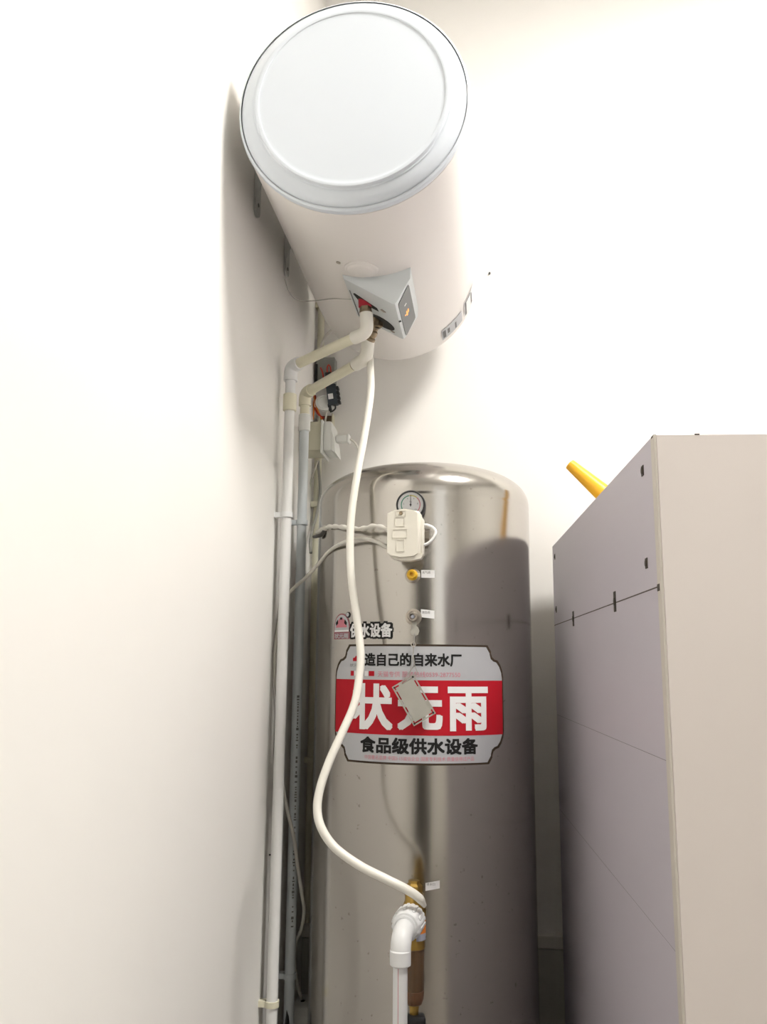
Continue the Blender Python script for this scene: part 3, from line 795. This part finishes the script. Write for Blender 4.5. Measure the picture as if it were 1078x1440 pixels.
# --- wiring of the switch
link('switch_cable', tube([W @ Vector((-0.030, 0.065, 0.012)), (0.2591, 1.7691, 1.443), (0.2194, 1.7994, 1.4422), (0.1704, 1.8381, 1.4537), (0.133, 1.9, 1.4642), (0.1087, 1.94, 1.4642), (0.0936, 1.965, 1.4615)],
     lambda q: 0.0052 + 0.0012 * math.sin(q * 70), 10, 14), M['cablewhite'], tank, 'all')
link('cable_end', tube([(0.1218, 1.925, 1.4617), (0.1099, 1.935, 1.4516), (0.0968, 1.95, 1.4507), (0.0842, 1.97, 1.4521)], lambda q: 0.0055 - 0.002 * q, 8), M['fray'], tank, 'all')
link('switch_cable', tube([W @ Vector((0.034, 0.062, 0.024)), W @ Vector((0.046, 0.064, 0.023)), W @ Vector((0.058, 0.064, 0.016)), W @ Vector((0.062, 0.066, 0.006)), W @ Vector((0.055, 0.068, -0.008)), W @ Vector((0.044, 0.068, -0.017)), W @ Vector((0.034, 0.066, -0.019))],
     0.0032, 10), M['white'], tank, 'all')
link('signal_cable', tube([W @ Vector((-0.030, 0.060, -0.028)), (0.2626, 1.7681, 1.4092), (0.2231, 1.7978, 1.4216), (0.1833, 1.8313, 1.4191), (0.1384, 1.895, 1.409), (0.107, 1.94, 1.3885), (0.0677, 1.97, 1.3551), (0.0267, 1.995, 1.3254), (0.012, 1.975, 1.291),
     (0.007, 1.9581, 1.2407), (0.006, 1.9412, 1.191), (0.006, 1.9398, 1.1505), (0.007, 1.9521, 1.1022), (0.009, 1.9753, 1.0451), (0.0095, 1.975, 0.9631), (0.0169, 2.01, 0.8745), (0.0249, 2.03, 0.8164), (0.0384, 2.045, 0.7542), (0.0453, 2.06, 0.6931), (0.0529, 2.08, 0.6261), (0.0577, 2.09, 0.5846), (0.0507, 2.1, 0.5425), (0.0337, 2.12, 0.5048), (0.027, 2.14, 0.4592), (0.0292, 2.16, 0.4056), (0.0382, 2.18, 0.3599)],
     0.0042, 8), M['cablewhite'], None, 'all', label='long thin white signal cable from the switch weaving down behind the riser pipe', category='cable')
# --- yellow capped valve and silver bleed valve
V1 = tframe(-0.0031, 1.3409) @ Matrix.Rotation(-PI / 2, 4, 'X')
link('valve_base', lathe([(0.017, -0.002), (0.016, 0.003), (0.009, 0.005), (0.009, 0.012)], 24, V1), M['zinc'], tank, True)
v1 = link('air_valve', lathe([(0.009, 0.010), (0.0118, 0.011), (0.0118, 0.016), (0.0098, 0.018), (0.0098, 0.026), (0.0085, 0.028), (0.0045, 0.028), (0.0040, 0.022), (0, 0.022)], 24, V1), M['valve'], tank, True, label='yellow plastic valve cap')
link('valve_tab', box((0.010, -0.004, 0.008), (0.016, 0.004, 0.014), 0.001, mtx=V1), M['cream'], v1)
V2 = tframe(-0.0014, 1.2527) @ Matrix.Rotation(-PI / 2, 4, 'X')
v2 = link('bleed_valve', merge(lathe([(0.018, -0.002), (0.017, 0.003), (0.013, 0.004)], 24, V2), lathe([(0.0125, 0.004), (0.0125, 0.013)], 6, V2), lathe([(0.0105, 0.012), (0.0105, 0.022), (0.0092, 0.024), (0.0062, 0.024), (0.0055, 0.016), (0, 0.016)], 24, V2)), M['zinc'], tank, True)
link('valve_core', lathe([(0.0040, 0.014), (0.0040, 0.021), (0.002, 0.022), (0, 0.022)], 16, V2), M['bluelabel'], v2, True)
V3 = tframe(0.0019, 1.2267)
lob = [(-0.006, 0.016), (-0.007, 0.004), (-0.009, -0.006), (-0.006, -0.012), (0.001, -0.0145), (0.007, -0.011), (0.0095, -0.003), (0.007, 0.004), (0.0035, 0.007), (0.004, 0.016)]
sl = link('seal_tab', prism([V3 @ Vector((x, 0.006, z)) for x, z in lob], V3.to_3x3() @ Vector((0, 0.002, 0))), M['tagplate'], v2)

# ---------------------------------------------------------------- metal tag hanging from the bleed valve
PC = tframe(0.0006, 1.0814) @ Matrix.Translation((0, 0.014, 0)) @ Matrix.Rotation(math.radians(30.5), 4, 'Y').inverted()
tagp = thing('hanging_nameplate', PC.translation, 'small tilted blank metal nameplate hanging on a wire over the red plaque', 'nameplate')
pw, ph, pt = 0.0262, 0.0455, 0.0016
link('frame', merge(box((-pw, -pt, -ph), (-pw + 0.0028, pt, ph), mtx=PC), box((pw - 0.0028, -pt, -ph), (pw, pt, ph), mtx=PC), box((-pw + 0.0028, -pt, -ph), (pw - 0.0028, pt, -ph + 0.0028), mtx=PC), box((-pw + 0.0028, -pt, ph - 0.0028), (pw - 0.0028, pt, ph), mtx=PC)), M['tagplate'], tagp)
link('plate', box((-pw + 0.0058, -pt, -ph + 0.0058), (pw - 0.0058, pt + 0.0004, ph - 0.0058), mtx=PC), M['tagplate'], tagp)
for (x0, x1, z0, z1) in ((-pw + 0.0026, -pw + 0.0060, -0.004, 0.000), (pw - 0.0060, pw - 0.0026, 0.010, 0.020), (pw - 0.0060, pw - 0.0026, -0.034, -0.014), (-0.012, -0.004, ph - 0.006, ph - 0.0026), (-0.002, 0.004, -ph + 0.0026, -ph + 0.006), (-pw + 0.0026, -pw + 0.006, -0.036, -0.030), (-pw + 0.0026, -pw + 0.006, 0.032, 0.036)):
    link('bridge', box((x0, -pt * 0.8, z0), (x1, pt * 0.8, z1), mtx=PC), M['tagplate'], tagp)
for x, z in ((-pw + 0.004, ph - 0.004), (pw - 0.004, ph - 0.004), (-pw + 0.004, -ph + 0.004), (pw - 0.004, -ph + 0.004)):
    link('corner_hole', lathe([(0.0022, 0), (0.0022, 0.0008)], 12, PC @ Matrix.Translation((x, pt, z)) @ Matrix.Rotation(-PI / 2, 4, 'X')), M['darkhole'], tagp)
link('wire', tube([V3 @ Vector((0.0, 0.010, -0.008)), (0.3397, 1.7933, 1.1985), (0.3377, 1.7913, 1.172), (0.3386, 1.7903, 1.1516), PC @ Vector((pw - 0.026, 0.002, ph - 0.002))], lambda q: 0.0013 + 0.0004 * math.sin(q * 60), 8), M['wire'], tagp, 'all')
link('wire', tube([(0.3378, 1.7903, 1.1749), (0.3417, 1.7893, 1.1516), (0.3447, 1.7884, 1.1342), PC @ Vector((-0.004, 0.002, ph - 0.005))], 0.0010, 8), M['wire'], tagp, 'all')
link('wire', tube([(0.3378, 1.7903, 1.172), (0.3328, 1.7894, 1.1457), (0.3315, 1.7874, 1.1283)], 0.0009, 8), M['wire'], tagp, 'all')
link('ring', lathe([(0.0042, -0.001), (0.0056, -0.001), (0.0056, 0.001), (0.0042, 0.001), (0.0042, -0.001)], 20, axis_mtx((0.3383, 1.7923, 1.1955), (0.3, -1, 0.3)), closed=False), M['zinc'], tagp, True)

# ---------------------------------------------------------------- inlet filter and its white feed pipe
FX, FY = 0.3490, 1.700
fl = thing('water_filter', (FX, FY, 0.50), 'brass inlet filter with clear brown bowl low on the steel tank', 'water filter')
def fz(r0): return Matrix.Translation((FX, FY, 0)) if r0 is None else None
FM = Matrix.Translation((FX, FY, 0))
link('inlet_stub', rod((FX + 0.002, 1.7165, 0.672), (0.351, 1.806, 0.672), 0.0150, 20), M['bronze'], fl, True)
link('head', lathe([(0.012, 0.630), (0.0205, 0.634), (0.0205, 0.652), (0.0222, 0.655), (0.0222, 0.700), (0.0200, 0.712), (0.0175, 0.716), (0.0175, 0.728), (0.014, 0.732)], 36, FM), M['brass'], fl, True)
link('top_nut', lathe([(0.0155, 0.731), (0.0155, 0.743), (0.011, 0.747), (0.011, 0.752), (0, 0.753)], 6, FM), M['brass'], fl, True)
link('bleed_knob', lathe([(0.003, 0.0), (0.004, 0.006), (0.0062, 0.010), (0.0062, 0.015), (0.004, 0.018), (0, 0.0185)], 20, axis_mtx((FX + 0.012, FY - 0.014, 0.722), (0.35, -1, 0.1))), M['brass'], fl, True)
link('orange_label', wrap(rect(0.0060, 0.0300, 0.662, 0.684), lambda s, z, e: Vector((FX + 0.0226 * math.sin(s / 0.0226), FY - 0.0226 * math.cos(s / 0.0226), z)), 0.004), M['orangelabel'], fl)
link('blue_label', wrap(rect(0.0060, 0.0300, 0.650, 0.662), lambda s, z, e: Vector((FX + 0.0226 * math.sin(s / 0.0226), FY - 0.0226 * math.cos(s / 0.0226), z)), 0.004), M['bluelabel'], fl)
link('bowl', lathe([(0.0186, 0.634), (0.0186, 0.558), (0.0176, 0.546), (0.0140, 0.537), (0.008, 0.534)], 36, FM), M['bowl'], fl, True)
link('strainer', lathe([(0.0120, 0.632), (0.0120, 0.556), (0.006, 0.548)], 24, FM), M['mesh'], fl, True)
link('sediment', lathe([(0.0165, 0.560), (0.0162, 0.549), (0.013, 0.541), (0.008, 0.538), (0, 0.538)], 24, FM), M['sediment'], fl, True)
link('drain_stub', lathe([(0.010, 0.536), (0.0085, 0.528), (0.0085, 0.500), (0.0065, 0.498), (0.0065, 0.470)], 20, FM), M['brass'], fl, True)
link('drain_handle', box((-0.016, -0.018, 0.502), (0.020, 0.008, 0.520), 0.004, mtx=Matrix.Translation((FX, FY, 0)) @ Matrix.Rotation(0.2, 4, 'Z')), M['black'], fl, True, label='black drain valve handle')

fp = thing('feed_pipe', (0.333, 1.590, 0.0), 'white plastic feed pipe with red stripe rising to ribbed union nut', 'pipe')
nut0, nut1 = Vector((0.3460, FY - 0.020, 0.690)), Vector((0.3380, 1.628, 0.688))
nm_ = axis_mtx(nut0, nut1 - nut0)
nprof = bmesh.new()
rings = []
NN = 60
for r, h in ((0.021, 0.0), (0.0265, 0.004), (0.0275, 0.030), (0.0265, 0.044), (0.0235, 0.049), (0.0195, 0.050)):
    rg = []
    for i in range(NN):
        a = 2 * PI * i / NN
        rg.append(nprof.verts.new((( r + (0.0012 if r > 0.026 else 0) * math.cos(10 * a)) * math.cos(a), (r + (0.0012 if r > 0.026 else 0) * math.cos(10 * a)) * math.sin(a), h)))
    rings.append(rg)
for a, b in zip(rings, rings[1:]):
    for i in range(NN):
        nprof.faces.new((a[i], a[(i + 1) % NN], b[(i + 1) % NN], b[i]))
nprof.faces.new(rings[0]); nprof.faces.new(rings[-1])
nprof.transform(nm_)
link('union_nut', nprof, M['ppr'], fp, True)
for i in range(10):
    a = 2 * PI * i / 10
    link('grip_rib', box((-0.003, 0.0255, 0.006), (0.003, 0.0286, 0.040), 0.001, 1, nm_ @ Matrix.Rotation(a, 4, 'Z')), M['ppr'], fp, True)
EC = Vector((0.3345, 1.592, 0.6790))
link('elbow', elbow(nut1 + (nut0 - nut1) * 0.05, EC, (0.3340, 1.590, 0.6375), 0.0182, 28, 9, 0.022), M['ppr'], fp, True)
link('elbow_collar', rod((0.3340, 1.590, 0.664), (0.3340, 1.590, 0.6360), 0.0186, 32, 0.003), M['ppr'], fp, True)
link('collar_ring', lathe([(0.0175, 0), (0.0212, 0.001), (0.0212, 0.007), (0.0175, 0.008)], 32, axis_mtx(nut1 + Vector((0, 0.002, 0)), nut1 - nut0), closed=False), M['ppr'], fp, True)
link('pipe', rod((0.3340, 1.590, 0.640), (0.3340, 1.590, 0.0), 0.0128, 32), M['ppr'], fp, True)
st_ = bmesh.new()
for (x0, x1) in ((-0.00050, 0.00050),):
    sa = -0.18
    vs = [st_.verts.new((0.3340 + 0.01295 * math.sin(sa + x / 0.0128), 1.590 - 0.01295 * math.cos(sa + x / 0.0128), zz)) for x, zz in ((x0, 0.636), (x1, 0.636), (x1, 0.01), (x0, 0.01))]
    st_.faces.new(vs)
link('red_stripe', st_, M['pinkprint'], fp)

# ---------------------------------------------------------------- ivory drain hose
hs = [(0.2248, 1.895, 1.8688), (0.2295, 1.876, 1.8283), (0.2333, 1.858, 1.7822), (0.2322, 1.84, 1.7339), (0.2232, 1.82, 1.6452), (0.2129, 1.8, 1.5626), (0.2047, 1.785, 1.4774), (0.2036, 1.775, 1.4061), (0.2094, 1.765, 1.3289), (0.2243, 1.755, 1.2435), (0.2342, 1.745, 1.1735), (0.2327, 1.735, 1.1236), (0.2263, 1.72, 1.0749), (0.2061, 1.7, 1.0207), (0.1853, 1.68, 0.9683), (0.1711, 1.665, 0.9197), (0.1684, 1.655, 0.8822), (0.1793, 1.645, 0.8497), (0.2064, 1.64, 0.8174), (0.253, 1.635, 0.7889), (0.3024, 1.63, 0.7685), (0.3385, 1.635, 0.7515), (0.3612, 1.643, 0.7359), (0.372, 1.655, 0.7186)]
link('drain_hose', tube(hs, lambda q: 0.0082 if q < 0.965 else 0.0082 - 0.0042 * (q - 0.965) / 0.035, 14, 10), M['hose'], None, 'all',
     label='ivory drain hose hanging from heater valve down across the steel tank', category='hose')

# ---------------------------------------------------------------- white box and dark bag at the foot of the risers
lb = thing('cable_box', (0.042, 2.185, 0.0), 'small white cable box beside the tank at the bottom left', 'cable box')
link('case', box((0.0225, 2.140, 0.10), (0.0640, 2.225, 0.3565), 0.004), M['whitebox'], lb, True)
link('lid', box((0.0215, 2.138, 0.300), (0.0650, 2.227, 0.336), 0.002), M['whitebox'], lb, True)
link('cable_hole', lathe([(0.0055, 0), (0.0055, 0.0012)], 14, axis_mtx((0.0415, 2.178, 0.3563), (0, 0, 1))), M['darkhole'], lb)
link('foot', box((0.024, 2.145, 0.0), (0.062, 2.220, 0.101), 0.002), M['whitebox'], lb, True)
bag = bmesh.new()
bmesh.ops.create_icosphere(bag, subdivisions=3, radius=1)
for v in bag.verts:
    n_ = math.sin(v.co.x * 5 + v.co.z * 3) * 0.12 + math.sin(v.co.y * 7 - v.co.z * 4) * 0.10
    c_ = v.co * (1 + n_)
    v.co = Vector((0.0375 + c_.x * 0.018, 2.045 + c_.y * 0.022, max(0.0, 0.17 + c_.z * 0.185)))
link('plastic_bag', bag, M['black'], None, True, label='crumpled black plastic bag at the bottom left behind the riser pipes', category='bag')

# ---------------------------------------------------------------- cabinet of white boards on the right
cf = Vector((0.7202, 1.18, 1.4658)); cbk = Vector((0.6667, 2.265, 1.4657))
CH = 1.466
ang = math.atan2(cbk.x - cf.x, cbk.y - cf.y)
CM = Matrix.Translation((cf.x, cf.y, 0)) @ Matrix.Rotation(-ang, 4, 'Z')    # local x right, y back
CD, CWD = math.hypot(cbk.x - cf.x, cbk.y - cf.y), 1.25
cab = thing('cabinet', CM @ Vector((CWD / 2, CD / 2, 0)), 'large white board cabinet box standing at the right in front of back wall', 'cabinet')
zs = [0.0, 0.8012, 1.0321, 1.2582] + [CH]
for a, b in zip(zs, zs[1:]):
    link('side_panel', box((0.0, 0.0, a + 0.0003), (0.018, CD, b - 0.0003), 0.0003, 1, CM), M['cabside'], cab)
link('core', box((0.0185, 0.002, 0.0), (CWD - 0.02, CD - 0.002, CH - 0.019), mtx=CM), M['seam'], cab)
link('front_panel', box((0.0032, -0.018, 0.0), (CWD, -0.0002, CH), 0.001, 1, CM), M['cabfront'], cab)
link('edge_strip', box((-0.0002, -0.0182, 0.0), (0.0031, -0.0002, CH - 0.001), 0.0004, 1, CM), M['cabedge'], cab)
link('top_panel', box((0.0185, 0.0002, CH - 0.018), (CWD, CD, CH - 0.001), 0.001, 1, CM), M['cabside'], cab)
link('back_panel', box((0.0185, CD - 0.0015, 0.0), (CWD, CD + 0.004, CH - 0.018), 0.001, 1, CM), M['cabedge'], cab)
def slot(px, pz, w, h):
    link('connector_slot', merge(box((-0.0012, px - w / 2, pz - h / 2), (0.0004, px + w / 2, pz + h / 2), 0.0004, 1, CM), lathe([(w * 0.42, 0), (w * 0.42, 0.0012)], 12, CM @ axis_mtx((-0.0010, px, pz), (-1, 0, 0)))), M['slot'], cab)
slot(0.0521, 1.4312, 0.0120, 0.0151)
slot(0.0546, 1.2971, 0.0120, 0.0149)
slot(0.2889, 1.2603, 0.0160, 0.0341)
slot(0.7565, 1.2575, 0.0160, 0.0326)
slot(1.0392, 1.4322, 0.0100, 0.0144)
slot(1.0396, 1.2966, 0.0100, 0.0161)
link('joint', box((-0.0004, 0.001, zs[-2] - 0.0009), (0.003, CD - 0.001, zs[-2] + 0.0009), mtx=CM), M['seam'], cab)
for z_ in zs[1:-2]:
    link('joint', box((0.0002, 0.001, z_ - 0.0004), (0.003, CD - 0.001, z_ + 0.0004), mtx=CM), M['faintseam'], cab)
link('chip', box((-0.0006, -0.016, CH - 0.004), (0.014, -0.004, CH + 0.0006), 0.0012, 1, CM), M['slot'], cab)
link('chip', box((0.055, -0.0185, CH - 0.0015), (0.062, -0.012, CH + 0.0008), 0.0006, 1, CM), M['slot'], cab)
link('chip', box((-0.0006, -0.012, zs[-2] - 0.006), (0.002, 0.001, zs[-2] + 0.004), 0.0006, 1, CM), M['slot'], cab)

# ---------------------------------------------------------------- yellow tapered tube lying on the cabinet
ya, yb = Vector((0.6881, 1.96, 1.6156)), Vector((0.7557, 1.94, 1.5446))
yd = (yb - ya).normalized()
L1 = (yb - ya).length
zrest = CH + 0.024
L2 = (ya.z - zrest) / -yd.z
cone = thing('yellow_funnel', ya + yd * L2, 'yellow tapered plastic funnel spout poking up behind the cabinet top', 'funnel')
link('spout', lathe([(0.0105, 0.005), (0.0095, 0.0), (0.0126, 0.0), (0.0131, 0.005), (0.0200, L1 * 0.95), (0.0260, L2 - 0.004), (0.0260, L2), (0.018, L2)], 28, axis_mtx(ya, yd), closed=False), M['yellow'], cone, True)
